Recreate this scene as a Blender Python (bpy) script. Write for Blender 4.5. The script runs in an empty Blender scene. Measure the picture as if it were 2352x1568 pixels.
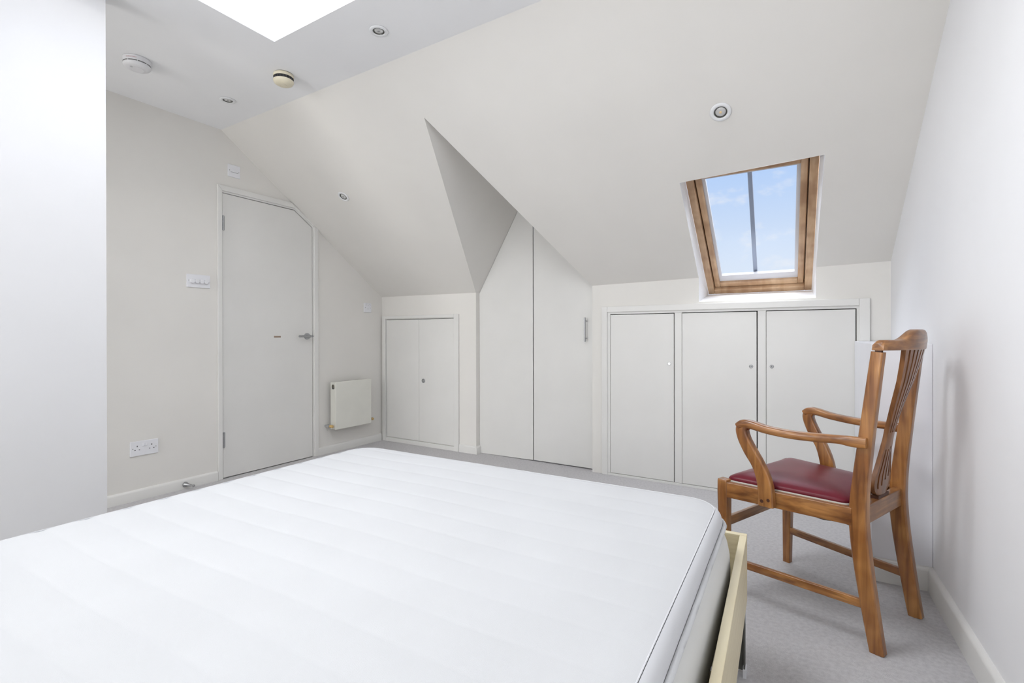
import bpy, math, random
from mathutils import Vector, Matrix

random.seed(7)
sc = bpy.context.scene
COL = sc.collection

# ------------------------------------------------------------------ camera
cam_d = bpy.data.cameras.new('camera')
cam = bpy.data.objects.new('camera', cam_d)
COL.objects.link(cam)
cam_d.sensor_width = 36.0
cam_d.lens = 36.0 * 1122.5 / 2352.0
cam_d.shift_y = -12.5 / 2352.0
cam_d.clip_start = 0.05
R3, U3, F2 = Vector((.8545, .5194, -.00175)), Vector((.0, .0029, 1.0)), Vector((-.5194, .8545, -.00202))
F2.normalize()
R3 = (R3 - F2 * R3.dot(F2)).normalized()
U3 = R3.cross(F2).normalized()
m = Matrix.Identity(4)
for i in range(3):
    m[i][0], m[i][1], m[i][2] = R3[i], U3[i], -F2[i]
m[2][3] = .99
cam.matrix_world = m
sc.camera = cam

# ------------------------------------------------------------------ world
world = bpy.data.worlds.new('sky')
sc.world = world
world.use_nodes = True
nt = world.node_tree
nt.nodes.clear()
def wn(t, **k):
    n = nt.nodes.new(t)
    for a, b in k.items():
        setattr(n, a, b)
    return n
tc = wn('ShaderNodeTexCoord')
sep = wn('ShaderNodeSeparateXYZ')
nt.links.new(tc.outputs['Generated'], sep.inputs[0])
ramp = wn('ShaderNodeValToRGB')
ramp.color_ramp.elements[0].position = 0.05
ramp.color_ramp.elements[0].color = (.86, .92, 1.0, 1)
ramp.color_ramp.elements[1].position = 0.50
ramp.color_ramp.elements[1].color = (.30, .50, .97, 1)
e = ramp.color_ramp.elements.new(.16); e.color = (.72, .83, 1.0, 1)
e = ramp.color_ramp.elements.new(.30); e.color = (.50, .68, 1.0, 1)
nt.links.new(sep.outputs['Z'], ramp.inputs[0])
mp = wn('ShaderNodeMapping')
mp.inputs['Scale'].default_value = (10.0, 10.0, 19.0)
mp.inputs['Location'].default_value = (3.1, 1.2, 2.3)
nt.links.new(tc.outputs['Generated'], mp.inputs[0])
nz = wn('ShaderNodeTexNoise')
nz.inputs['Scale'].default_value = 1.0
nz.inputs['Detail'].default_value = 7.0
nz.inputs['Roughness'].default_value = .58
nt.links.new(mp.outputs[0], nz.inputs['Vector'])
cr = wn('ShaderNodeValToRGB')
cr.color_ramp.elements[0].position = .54
cr.color_ramp.elements[0].color = (0, 0, 0, 1)
cr.color_ramp.elements[1].position = .69
cr.color_ramp.elements[1].color = (.8, .8, .8, 1)
nt.links.new(nz.outputs['Fac'], cr.inputs[0])
mx = wn('ShaderNodeMix', data_type='RGBA')
nt.links.new(cr.outputs[0], mx.inputs[0])
nt.links.new(ramp.outputs[0], mx.inputs[6])
mx.inputs[7].default_value = (.93, .94, .98, 1)
bg = wn('ShaderNodeBackground')
bg.inputs['Strength'].default_value = .74
nt.links.new(mx.outputs[2], bg.inputs['Color'])
wo = wn('ShaderNodeOutputWorld')
nt.links.new(bg.outputs[0], wo.inputs[0])

# ------------------------------------------------------------------ lights
def area(name, loc, direction, sx, sy, power, color=(1, 1, 1)):
    d = bpy.data.lights.new(name, 'AREA')
    d.shape = 'RECTANGLE'
    d.size, d.size_y = sx, sy
    d.energy = power
    d.color = color
    o = bpy.data.objects.new(name, d)
    COL.objects.link(o)
    o.location = loc
    o.rotation_euler = Vector(direction).to_track_quat('-Z', 'Y').to_euler()
    return o
# daylight falling through the flat rooflight; the rear and alcove lamps are added fill
area('rooflight_daylight', (-1.35, .95, 2.75), (.36, 0, -1), 1.45, .90, 42, (.97, .985, 1))
area('rear_fill_lamp', (-1.7, -2.55, 1.25), (.72, 1, 0), 1.25, 1.7, 45, (1, .995, .985))  # added fill lamp behind the camera, stands in for an unseen window
area('alcove_fill_lamp', (-3.01, -1.2, 1.3), (0, 1, -.05), .74, 1.7, 13.5, (1, .99, .97))  # added fill lamp out of view, lifts the left wall and ceiling
# lamp added outside, above the roof window, to brighten its reveals
area('roof_window_fill_lamp', (-.28, 3.05, 2.95), (0, .12, -1), 2.6, .8, 58, (.98, .99, 1))
sun_d = bpy.data.lights.new('sun', 'SUN')
sun_d.energy = 2.2
sun_d.angle = math.radians(70)
sun_d.color = (1, .98, .95)
sun = bpy.data.objects.new('sun', sun_d)
COL.objects.link(sun)
sun.rotation_euler = Vector((.0, -.60, -.80)).to_track_quat('-Z', 'Y').to_euler()

sc.view_settings.view_transform = 'Standard'
sc.view_settings.look = 'None'
sc.view_settings.exposure = 0.36
sc.view_settings.gamma = 1.0
sc.view_settings.use_curve_mapping = False

# ------------------------------------------------------------------ materials
def srgb(r, g, b):
    f = lambda c: (c / 255 / 12.92) if c / 255 <= .04045 else ((c / 255 + .055) / 1.055) ** 2.4
    return (f(r), f(g), f(b), 1)

def mat(name, col, rough=.6, metal=0, col2=None, scale=8, stretch=(1, 1, 1), bump=0, bscale=200, coat=0,
        detail=3, lo=.35, hi=.65, spec=.5, bdist=.002):
    M = bpy.data.materials.new(name)
    M.use_nodes = True
    t = M.node_tree
    b = t.nodes['Principled BSDF']
    b.inputs['Roughness'].default_value = rough
    b.inputs['Metallic'].default_value = metal
    b.inputs['Specular IOR Level'].default_value = spec
    b.inputs['Coat Weight'].default_value = coat
    b.inputs['Coat Roughness'].default_value = .12
    co = t.nodes.new('ShaderNodeTexCoord')
    mpn = t.nodes.new('ShaderNodeMapping')
    mpn.inputs['Scale'].default_value = stretch
    t.links.new(co.outputs['Object'], mpn.inputs[0])
    n = t.nodes.new('ShaderNodeTexNoise')
    n.inputs['Scale'].default_value = scale
    n.inputs['Detail'].default_value = detail
    t.links.new(mpn.outputs[0], n.inputs['Vector'])
    r = t.nodes.new('ShaderNodeValToRGB')
    r.color_ramp.elements[0].position = lo
    r.color_ramp.elements[1].position = hi
    c2 = col2 if col2 else tuple(c * .97 for c in col[:3]) + (1,)
    r.color_ramp.elements[0].color = c2
    r.color_ramp.elements[1].color = col
    t.links.new(n.outputs['Fac'], r.inputs[0])
    t.links.new(r.outputs[0], b.inputs['Base Color'])
    if bump:
        n2 = t.nodes.new('ShaderNodeTexNoise')
        n2.inputs['Scale'].default_value = bscale
        n2.inputs['Detail'].default_value = 2
        t.links.new(co.outputs['Object'], n2.inputs['Vector'])
        bp = t.nodes.new('ShaderNodeBump')
        bp.inputs['Strength'].default_value = bump
        bp.inputs['Distance'].default_value = bdist
        t.links.new(n2.outputs['Fac'], bp.inputs['Height'])
        t.links.new(bp.outputs[0], b.inputs['Normal'])
    return M

def wood(name, light, dark, stretch, rough=.32, coat=.5, blotch=None):
    """grain = two stretched noises, plus slow blotches of stain"""
    M = bpy.data.materials.new(name)
    M.use_nodes = True
    t = M.node_tree
    b = t.nodes['Principled BSDF']
    b.inputs['Roughness'].default_value = rough
    b.inputs['Coat Weight'].default_value = coat
    b.inputs['Coat Roughness'].default_value = .2
    co = t.nodes.new('ShaderNodeTexCoord')
    mpn = t.nodes.new('ShaderNodeMapping')
    mpn.inputs['Scale'].default_value = stretch
    t.links.new(co.outputs['Object'], mpn.inputs[0])
    n = t.nodes.new('ShaderNodeTexNoise')
    n.inputs['Scale'].default_value = 1
    n.inputs['Detail'].default_value = 5
    n.inputs['Distortion'].default_value = .6
    t.links.new(mpn.outputs[0], n.inputs['Vector'])
    r = t.nodes.new('ShaderNodeValToRGB')
    r.color_ramp.elements[0].position = .30
    r.color_ramp.elements[1].position = .66
    r.color_ramp.elements[0].color = dark
    r.color_ramp.elements[1].color = light
    t.links.new(n.outputs['Fac'], r.inputs[0])
    n2 = t.nodes.new('ShaderNodeTexNoise')
    n2.inputs['Scale'].default_value = 9
    n2.inputs['Detail'].default_value = 2
    t.links.new(co.outputs['Object'], n2.inputs['Vector'])
    r2 = t.nodes.new('ShaderNodeValToRGB')
    r2.color_ramp.elements[0].position = .38
    r2.color_ramp.elements[1].position = .62
    r2.color_ramp.elements[0].color = blotch if blotch else (.68, .57, .46, 1)
    r2.color_ramp.elements[1].color = (1, 1, 1, 1)
    t.links.new(n2.outputs['Fac'], r2.inputs[0])
    mm = t.nodes.new('ShaderNodeMix')
    mm.data_type = 'RGBA'
    mm.blend_type = 'MULTIPLY'
    mm.inputs[0].default_value = 1
    t.links.new(r.outputs[0], mm.inputs[6])
    t.links.new(r2.outputs[0], mm.inputs[7])
    t.links.new(mm.outputs[2], b.inputs['Base Color'])
    bp = t.nodes.new('ShaderNodeBump')
    bp.inputs['Strength'].default_value = .12
    bp.inputs['Distance'].default_value = .001
    t.links.new(n.outputs['Fac'], bp.inputs['Height'])
    t.links.new(bp.outputs[0], b.inputs['Normal'])
    return M

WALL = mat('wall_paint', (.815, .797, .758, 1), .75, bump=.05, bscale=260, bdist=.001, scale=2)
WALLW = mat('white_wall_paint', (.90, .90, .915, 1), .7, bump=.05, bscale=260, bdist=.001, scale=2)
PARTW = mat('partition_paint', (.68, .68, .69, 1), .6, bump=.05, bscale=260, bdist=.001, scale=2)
CEIL = mat('ceiling_paint', (.93, .935, .945, 1), .8, bump=.04, bscale=260, bdist=.001, scale=2)
WELL = mat('rooflight_well_paint', (.93, .93, .93, 1), .7)
JOIN = mat('satin_joinery_paint', (.79, .783, .757, 1), .38, bump=.02, bscale=120, bdist=.0006, scale=3)
REVEAL = mat('window_reveal_paint', (.93, .93, .935, 1), .5)
BOX = mat('boxing_paint', (.83, .83, .86, 1), .5)
DARK = mat('painted_gap_shade', (.015, .015, .014, 1), .9)  # near-black colour paints in the shade behind door gaps
CARPET = mat('carpet_pile', (.92, .90, .91, 1), .98, col2=(.80, .78, .79, 1), scale=75, bump=1.0, bscale=700, bdist=.006,
             detail=8, lo=.3, hi=.62, spec=.1)
STEEL = mat('brushed_steel', (.46, .465, .48, 1), .32, 1.0, col2=(.36, .37, .38, 1), scale=60, stretch=(1, 1, 12))
CHROME = mat('chrome', (.62, .63, .64, 1), .15, 1.0)
PLASTIC = mat('white_plastic', (.85, .855, .885, 1), .3)
PLASTIC2 = mat('alarm_plastic', (.80, .80, .82, 1), .4)
CREAM = mat('aged_cream_plastic', (.76, .70, .54, 1), .4)
BLACK = mat('black_plastic', (.02, .02, .022, 1), .4)
GREY = mat('grey_plastic', (.30, .30, .30, 1), .5)
REDINK = mat('faded_red_ink', (.55, .24, .24, 1), .6)
RADM = mat('radiator_enamel', (.79, .785, .72, 1), .35)
TANCAP = mat('tan_valve_cap', (.64, .44, .17, 1), .45, col2=(.55, .37, .14, 1), scale=30)
LABEL = mat('copper_tone_plate', (.42, .32, .25, 1), .45, .3, col2=(.33, .25, .20, 1), scale=40, stretch=(1, 1, 6))
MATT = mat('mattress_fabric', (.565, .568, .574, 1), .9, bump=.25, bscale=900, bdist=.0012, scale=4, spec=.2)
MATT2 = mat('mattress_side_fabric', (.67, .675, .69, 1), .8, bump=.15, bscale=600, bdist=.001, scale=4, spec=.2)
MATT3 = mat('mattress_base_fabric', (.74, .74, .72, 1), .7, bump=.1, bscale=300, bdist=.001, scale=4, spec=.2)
BIRCH = mat('birch_veneer', (.76, .68, .47, 1), .42, col2=(.68, .59, .39, 1), scale=5, stretch=(6, .8, 22), detail=5)
LEGM = mat('grey_green_steel', (.13, .132, .118, 1), .45, .3)
PINE = wood('pine_window_wood', (.66, .455, .285, 1), (.49, .30, .165, 1), (18, 3, 3), .45, .15, (.72, .66, .62, 1))
PINE2 = wood('pine_window_wood_upright', (.66, .455, .285, 1), (.49, .30, .165, 1), (30, 3, 3), .45, .15, (.72, .66, .62, 1))
GASK = mat('pale_window_gasket', (.66, .66, .69, 1), .4)
BARM = mat('aluminium_glazing_bar', (.30, .33, .40, 1), .4, .4)
W_L, W_D = (.50, .232, .068, 1), (.19, .070, .019, 1)
WOOD_Z = wood('chair_wood_upright', W_L, W_D, (55, 55, 4))
WOOD_Y = wood('chair_wood_front_to_back', W_L, W_D, (55, 4, 55))
WOOD_X = wood('chair_wood_side_to_side', W_L, W_D, (4, 55, 55), blotch=(.55, .48, .45, 1))
WOOD_B = wood('chair_splat_wood', (.33, .15, .06, 1), (.16, .066, .026, 1), (50, 50, 5), .3, .5)
PLUG = mat('dark_wood_plug', (.07, .022, .009, 1), .5, scale=80)
LEATHER = mat('burgundy_leather', (.165, .018, .030, 1), .31, col2=(.130, .013, .024, 1), scale=6, bump=.25, bscale=420, bdist=.0006,
              spec=.2)
CANVAS = mat('cream_piping_cloth', (.66, .63, .56, 1), .9, bump=.8, bscale=500, bdist=.002)
WEB = mat('dark_webbing_cloth', (.09, .065, .035, 1), .9, bump=.5, bscale=200)

GLASS = bpy.data.materials.new('window_glass')
GLASS.use_nodes = True
t = GLASS.node_tree
t.nodes.clear()
go = t.nodes.new('ShaderNodeOutputMaterial')
gm = t.nodes.new('ShaderNodeMixShader')
gt = t.nodes.new('ShaderNodeBsdfTransparent')
gt.inputs[0].default_value = (.98, .99, 1, 1)
gg = t.nodes.new('ShaderNodeBsdfGlossy')
gg.inputs['Roughness'].default_value = .02
gl = t.nodes.new('ShaderNodeLayerWeight')
gl.inputs[0].default_value = .12
t.links.new(gl.outputs['Fresnel'], gm.inputs[0])
t.links.new(gt.outputs[0], gm.inputs[1])
t.links.new(gg.outputs[0], gm.inputs[2])
t.links.new(gm.outputs[0], go.inputs[0])

LENS = mat('lamp_lens', (.70, .70, .69, 1), .2, .3)
LEDM = mat('lamp_chip', (.80, .62, .36, 1), .4)
LAMPIN = mat('lamp_dark_ring', (.10, .10, .09, 1), .3, .6)

# ------------------------------------------------------------------ geometry helpers
class MB:
    def __init__(s):
        s.v, s.f = [], []
    def quad(s, *p):
        n = len(s.v)
        s.v += [tuple(q) for q in p]
        s.f.append(tuple(range(n, n + len(p))))
        return s
    def box(s, x0, x1, y0, y1, z0, z1):
        n = len(s.v)
        s.v += [(x0, y0, z0), (x1, y0, z0), (x1, y1, z0), (x0, y1, z0), (x0, y0, z1), (x1, y0, z1), (x1, y1, z1), (x0, y1, z1)]
        s.f += [tuple(n + i for i in q) for q in ((0, 3, 2, 1), (4, 5, 6, 7), (0, 1, 5, 4), (1, 2, 6, 5), (2, 3, 7, 6), (3, 0, 4, 7))]
        return s
    def prism(s, pts, axis, a, b):
        """polygon pts (2D) extruded along axis 'x','y','z' from a to b"""
        def P(u, w, k):
            return (k, u, w) if axis == 'x' else (u, k, w) if axis == 'y' else (u, w, k)
        n, c = len(s.v), len(pts)
        s.v += [P(u, w, a) for u, w in pts] + [P(u, w, b) for u, w in pts]
        s.f.append(tuple(n + i for i in range(c)))
        s.f.append(tuple(n + c + i for i in reversed(range(c))))
        for i in range(c):
            j = (i + 1) % c
            s.f.append((n + i, n + c + i, n + c + j, n + j))
        return s
    def rings(s, rings, cap0=True, cap1=True):
        n, c = len(s.v), len(rings[0])
        for r in rings:
            s.v += [tuple(q) for q in r]
        for k in range(len(rings) - 1):
            for i in range(c):
                j = (i + 1) % c
                s.f.append((n + k * c + i, n + k * c + j, n + (k + 1) * c + j, n + (k + 1) * c + i))
        if cap0:
            s.f.append(tuple(n + i for i in reversed(range(c))))
        if cap1:
            s.f.append(tuple(n + (len(rings) - 1) * c + i for i in range(c)))
        return s
    def lathe(s, prof, org, axis, seg=32, cap0=True, cap1=True):
        """prof: (radius, height) along axis from org"""
        ax = Vector(axis).normalized()
        a = ax.orthogonal().normalized()
        b = ax.cross(a)
        rr = []
        for r, h in prof:
            rr.append([Vector(org) + ax * h + (a * math.cos(q) + b * math.sin(q)) * r for q in [2 * math.pi * i / seg for i in range(seg)]])
        return s.rings(rr, cap0, cap1)
    def build(s, name, material, parent=None, bevel=0, smooth=None, seg=2, inv=None):
        me = bpy.data.meshes.new(name)
        me.from_pydata(s.v, [], s.f)
        me.materials.append(material)
        o = bpy.data.objects.new(name, me)
        COL.objects.link(o)
        if parent:
            o.parent = parent
            if inv is not None:
                me.transform(inv)
        me.validate()
        import bmesh
        bm = bmesh.new()
        bm.from_mesh(me)
        bmesh.ops.recalc_face_normals(bm, faces=bm.faces)
        bm.to_mesh(me)
        bm.free()
        if smooth is not None:
            for p in me.polygons:
                p.use_smooth = True
            me.set_sharp_from_angle(angle=math.radians(smooth))
        if bevel:
            md = o.modifiers.new('bevel', 'BEVEL')
            md.width = bevel
            md.segments = seg
            md.limit_method = 'ANGLE'
            md.angle_limit = math.radians(40)
        return o

def tag(o, label, cat, group=None):
    o['label'] = label
    o['category'] = cat
    if group:
        o['group'] = group
    return o

def struct(o):
    o['kind'] = 'structure'
    return o

def empty(name, loc=(0, 0, 0), rz=0):
    o = bpy.data.objects.new(name, None)
    COL.objects.link(o)
    o.location = loc
    o.rotation_euler = (0, 0, rz)
    o.empty_display_size = .1
    return o

class Root:
    """thing whose parts are written in world coordinates; the Empty sits at its base"""
    def __init__(s, name, loc):
        s.o = empty(name, loc)
        s.inv = Matrix.Translation(-Vector(loc))
    def part(s, mb, name, material, parent=None, **k):
        o = mb.build(name, material, parent or s.o, inv=s.inv if parent is None else s.inv, **k)
        return o

# ------------------------------------------------------------------ measured planes of the room
XL = -3.461            # door wall
YK = 3.322             # eaves wall
YW = 3.37              # wardrobe face
ZC = 2.407             # flat ceiling
YC = 1.839             # where the ceiling breaks into the slope
YB = -3.0             # wall behind the camera
XB, YBK = -2.458, .848  # projecting wall at the left
def XR(y):             # right wall runs very slightly out of square
    return .378 + .035 * (YK - y)
KZ = [(-3.461, 1.352), (-2.37, 1.343), (-1.34, 1.345), (-.60, 1.357), (.04, 1.379), (.38, 1.386), (1.0, 1.386)]
def K(x):
    for (a, za), (b, zb) in zip(KZ, KZ[1:]):
        if x <= b:
            return za + (zb - za) * max(0, (x - a)) / (b - a)
    return KZ[-1][1]
def SZ(x, y):
    return ZC + (K(x) - ZC) * (y - YC) / (YK - YC)

# floor
struct(MB().box(-3.6, 1.0, -3.1, 3.6, -.05, 0).build('floor', CARPET))

# flat ceiling with rooflight opening
RX0, RX1, RY0, RY1 = -2.205, -.50, .47, 1.424
c = MB()
for x0, x1, y0, y1 in ((-3.6, RX0, YB, YC), (RX1, .85, YB, YC), (RX0, RX1, YB, RY0), (RX0, RX1, RY1, YC)):
    c.quad((x0, y0, ZC), (x1, y0, ZC), (x1, y1, ZC), (x0, y1, ZC))
struct(c.build('ceiling', CEIL))

# sloping ceiling: ruled strips, each column given by top x, bottom x, top y fn, bottom y fn
s = MB()
AX, AY = -1.856, 2.102                     # apex of the gabled recess
AZ = SZ(AX, AY)
def strip(xt0, xb0, xt1, xb1, ya0, yb0, ya1, yb1, n=10, mcol=4):
    for i in range(mcol):
        for j in range(n):
            q = []
            for (a, b) in ((i, j), (i + 1, j), (i + 1, j + 1), (i, j + 1)):
                u, w = a / mcol, b / n
                ya, yb = ya0 + (ya1 - ya0) * u, yb0 + (yb1 - yb0) * u
                y = ya + (yb - ya) * w
                f = (y - YC) / (YK - YC)
                xa = xt0 + (xb0 - xt0) * f
                xb = xt1 + (xb1 - xt1) * f
                x = xa + (xb - xa) * u
                q.append((x, y, SZ(x, y)))
            s.quad(*q)
strip(XL, XL, -2.37, -2.37, YC, YK, YC, YK)
strip(-2.37, -2.37, AX, AX, YC, YK, YC, AY)
strip(AX, AX, -1.34, -1.34, YC, AY, YC, YK)
WLt, WLb, WRt, WRb = -.566, -.608, .0997, .034      # skylight opening edges (top, bottom)
WY = 2.690
gl_ = WLt + (WLb - WLt) * 0
strip(-1.34, -1.34, WLt, WLb, YC, YK, YC, YK)
strip(WLt, WLb, WRt, WRb, YC, WY + .006, YC, WY - .006)
strip(WRt, WRb, XR(YC) + .01, XR(YK) + .01, YC, YK, YC, YK)
bpy_slope = s.build('ceiling_slope', WALL, smooth=20)
struct(bpy_slope)
import bmesh
bm = bmesh.new(); bm.from_mesh(bpy_slope.data)
bmesh.ops.remove_doubles(bm, verts=bm.verts, dist=1e-5)
bmesh.ops.recalc_face_normals(bm, faces=bm.faces)
bm.to_mesh(bpy_slope.data); bm.free()

# gabled recess over the wardrobe: two raking planes meeting at a ridge
g = MB()
g.quad((AX, AY, AZ), (-2.37, YK, K(-2.37)), (-2.37, YW + .03, K(-2.37)), (AX, YW + .03, AZ))
g.quad((AX, AY, AZ), (AX, YW + .03, AZ), (-1.34, YW + .03, K(-1.34)), (-1.34, YK, K(-1.34)))
struct(g.build('ceiling_gable', WALL))

# left wall with the doorway
w = MB()
def zt(y):
    return ZC if y <= YC else ZC + (K(XL) - ZC) * (y - YC) / (YK - YC)
D0, D1, DB, DT = 1.8455, 2.5605, 2.396, 1.9765     # door edges, where the top is cut off, top height
DR = 1.868
def lq(y0, y1, a0, a1, b0, b1):
    w.quad((XL, y0, a0), (XL, y1, a1), (XL, y1, b1), (XL, y0, b0))
lq(-1.3, YC, 0, 0, ZC, ZC)
lq(YC, D0, 0, 0, zt(YC), zt(D0))
lq(D0, DB, DT, DT, zt(D0), zt(DB))
lq(DB, D1, DT, DR, zt(DB), zt(D1))
lq(D1, YK, 0, 0, zt(D1), zt(YK))
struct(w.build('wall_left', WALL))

# projecting wall at the left edge of the picture
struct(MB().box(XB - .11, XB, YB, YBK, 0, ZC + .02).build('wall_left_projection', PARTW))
struct(MB().box(-3.6, XB - .11, -1.35, -1.25, 0, ZC + .02).build('wall_alcove', WALLW))

# right wall and rear wall
w = MB()
w.quad((XR(YB), YB, 0), (XR(3.45), 3.45, 0), (XR(3.45), 3.45, ZC), (XR(YB), YB, ZC))
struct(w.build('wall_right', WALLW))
w = MB()
for x0, x1, z0, z1 in ((XB, -2.40, 0, ZC), (-.60, .85, 0, ZC), (-2.40, -.60, 0, .35), (-2.40, -.60, 2.3, ZC)):
    w.quad((x0, YB, z0), (x1, YB, z0), (x1, YB, z1), (x0, YB, z1))
struct(w.build('wall_rear', WALLW))

# eaves wall (left and right sections) with cupboard openings
LO = (-3.399, -2.594, .040, 1.136)                # left cupboard opening x0,x1,z0,z1
RD = [(-1.201, -.760), (-.712, -.268), (-.221, .2255)]
RZ0, RZ1 = .016, 1.135
w = MB()
def cell(x0, x1, z0, z1):
    za, zb = (z1, z1) if z1 is not None else (K(x0), K(x1))
    w.quad((x0, YK, z0), (x1, YK, z0), (x1, YK, zb), (x0, YK, za))
cell(XL, LO[0], 0, None); cell(LO[0], LO[1], 0, LO[2]); cell(LO[0], LO[1], LO[3], None); cell(LO[1], -2.37, 0, None)
w.quad((-2.37, YK, 0), (-2.37, YW + .03, 0), (-2.37, YW + .03, K(-2.37)), (-2.37, YK, K(-2.37)))
SILL = 1.202
cell(-1.34, RD[0][0], 0, None)
cell(RD[0][0], RD[0][1], 0, RZ0)
cell(RD[0][0], RD[0][1], RZ1, None)
cell(RD[0][1], RD[1][0], 0, SILL)
cell(RD[0][1], RD[1][0], SILL, None)
# columns crossing the window notch
cell(RD[1][0], WLb, 0, RZ0); cell(RD[1][0], WLb, RZ1, None)
cell(WLb, RD[1][1], 0, RZ0); cell(WLb, RD[1][1], RZ1, SILL)
cell(RD[1][1], RD[2][0], 0, SILL)
cell(RD[2][0], WRb, 0, RZ0); cell(RD[2][0], WRb, RZ1, SILL)
cell(WRb, RD[2][1], 0, RZ0); cell(WRb, RD[2][1], RZ1, None)
cell(RD[2][1], .40, 0, None)
w.quad((-1.34, YK, 0), (-1.34, YW + .03, 0), (-1.34, YW + .03, K(-1.34)), (-1.34, YK, K(-1.34)))
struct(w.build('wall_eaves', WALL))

# low boxing in the right corner
BX, BY, BZ = .2165, 2.455, .953
b_ = MB().prism([(BX, BY), (XR(BY) - .0005, BY), (XR(3.31) - .0005, 3.31), (BX, 3.31)], 'z', 0, BZ)
struct(b_.build('wall_boxing', BOX, bevel=.0025))

# ------------------------------------------------------------------ skirting boards
def skirt(name, p0, p1, out, h=.065, t=.016):
    """profile swept from p0 to p1 (2D), out = 2D unit direction into the room"""
    prof = [(0, 0), (t, 0), (t, h - .014), (t * .86, h - .007), (t * .5, h - .001), (t * .2, h), (0, h)]
    r0 = [(p0[0] + out[0] * a, p0[1] + out[1] * a, z) for a, z in prof]
    r1 = [(p1[0] + out[0] * a, p1[1] + out[1] * a, z) for a, z in prof]
    return MB().rings([r0, r1]).build(name, JOIN, smooth=50)
struct(skirt('baseboard_left', (XL, -1.25), (XL, 1.806), (1, 0)))
struct(skirt('baseboard_left.001', (XL, 2.608), (XL, 3.30), (1, 0)))
struct(skirt('baseboard_eaves', (-2.540, YK), (-2.3702, YK), (0, -1)))
struct(skirt('baseboard_eaves.001', (-2.37, YK - .016), (-2.37, YW - .0005), (1, 0)))
struct(skirt('baseboard_boxing', (BX - .002, BY), (XR(BY), BY), (0, -1), .09, .018))
struct(skirt('baseboard_right', (XR(YB), YB), (XR(BY), BY), (-1, -.0), .09, .018))
struct(skirt('baseboard_projection', (XB, YB), (XB, YBK), (1, 0), .09, .018))

# ------------------------------------------------------------------ room door
door = Root('door_1', (XL, 2.2, 0))
struct(door.o)
outer = [(1.808, 0), (1.808, 2.026), (2.369, 2.026), (2.608, 1.864), (2.608, 0)]
inn = [(1.838, 0), (1.838, 1.988), (2.399, 1.988), (2.570, 1.874), (2.570, 0)]
leafp = [(D0 + .002, .006), (D0 + .002, DT - .003), (DB - .001, DT - .004), (D1 - .003, DR - .003), (D1 - .003, .006)]
lin = [(D0 - .001, 0), (D0 - .001, DT + .0005), (DB, DT + .0005), (D1 + .0005, DR + .0005), (D1 + .0005, 0)]
def band(mb, A, B, x0, x1):
    for i in range(len(A) - 1):
        a, b, c2, d = A[i], A[i + 1], B[i + 1], B[i]
        mb.prism([a, b, c2, d], 'x', x0, x1)
a = MB(); band(a, outer, inn, XL, XL + .017)
door.part(a, 'architrave', JOIN, bevel=.003)
a = MB(); band(a, inn, lin, XL - .12, XL + .006)
door.part(a, 'door_lining', JOIN)
a = MB().prism(lin, 'x', XL - .30, XL - .13)
door.part(a, 'landing_shade_block', DARK)  # near-black block, painted shade behind the door leaf
leaf = door.part(MB().prism(leafp, 'x', XL - .04, XL + .002), 'door_leaf', JOIN, bevel=.0015)
for z0, z1 in ((1.716, 1.818), (.216, .322)):
    h = MB().lathe([(.0065, 0), (.0065, z1 - z0)], (XL + .010, D0 + .001, z0), (0, 0, 1), 16)
    h.box(XL + .001, XL + .0045, D0 - .010, D0 + .014, z0 + .003, z1 - .003)
    for k in range(1, 4):
        zz = z0 + (z1 - z0) * k / 4
        h.lathe([(.0074, 0), (.0074, .002)], (XL + .010, D0 + .001, zz), (0, 0, 1), 16)
    door.part(h, 'hinge', STEEL, parent=leaf, smooth=40)
r = MB().lathe([(.0, -.001), (.026, -.001), (.026, .007), (.024, .009), (0, .009)], (XL + .002, 2.508, .983), (1, 0, 0), 32, False, False)
door.part(r, 'handle_rose', STEEL, parent=leaf, smooth=40)
h = MB().lathe([(.0095, 0), (.0095, .045), (.008, .05)], (XL + .008, 2.508, .983), (1, 0, 0), 20)
h.lathe([(.004, 0), (.0075, .004), (.0085, .06), (.0085, .118), (.0078, .127), (.004, .129)], (XL + .050, 2.532, .983), (0, -1, 0), 20)
door.part(h, 'handle', STEEL, parent=leaf, smooth=40)
p = MB().box(XL + .0015, XL + .0045, 2.224, 2.279, .974, .987)
door.part(p, 'small_plate', LABEL, parent=leaf, bevel=.001)

# door stop on the skirting
ds = Root('door_stop', (XL + .016, 1.603, .03))
tag(ds.o, 'small brushed steel horn-shaped door stop screwed to the skirting left of the door', 'door stop')
ds.part(MB().lathe([(.0, 0), (.0165, 0), (.0175, .004), (.015, .012), (.0095, .026), (.006, .048), (.005, .066)],
                   (XL + .0155, 1.597, .030), (.93, .30, -.05), 24, False), 'stem', STEEL, smooth=60)
ds.part(MB().lathe([(.005, 0), (.0075, .001), (.008, .006), (.006, .010), (0, .011)], (XL + .0155 + .93 * .066, 1.597 + .3 * .066, .0267), (.93, .30, -.05), 20, True, False),
        'rubber_tip', GREY, smooth=60)

# ------------------------------------------------------------------ electrical plates on the door wall
def plate(root, y0, y1, z0, z1, t=.008):
    return root.part(MB().box(XL, XL + t, y0, y1, z0, z1), 'face_plate', PLASTIC, bevel=.0025, seg=3)
def screw(root, y, z, t=.008):
    root.part(MB().lathe([(.0, 0), (.0028, 0), (.0028, .0008), (0, .0012)], (XL + t, y, z), (1, 0, 0), 12, False, False), 'screw', GREY)

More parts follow.
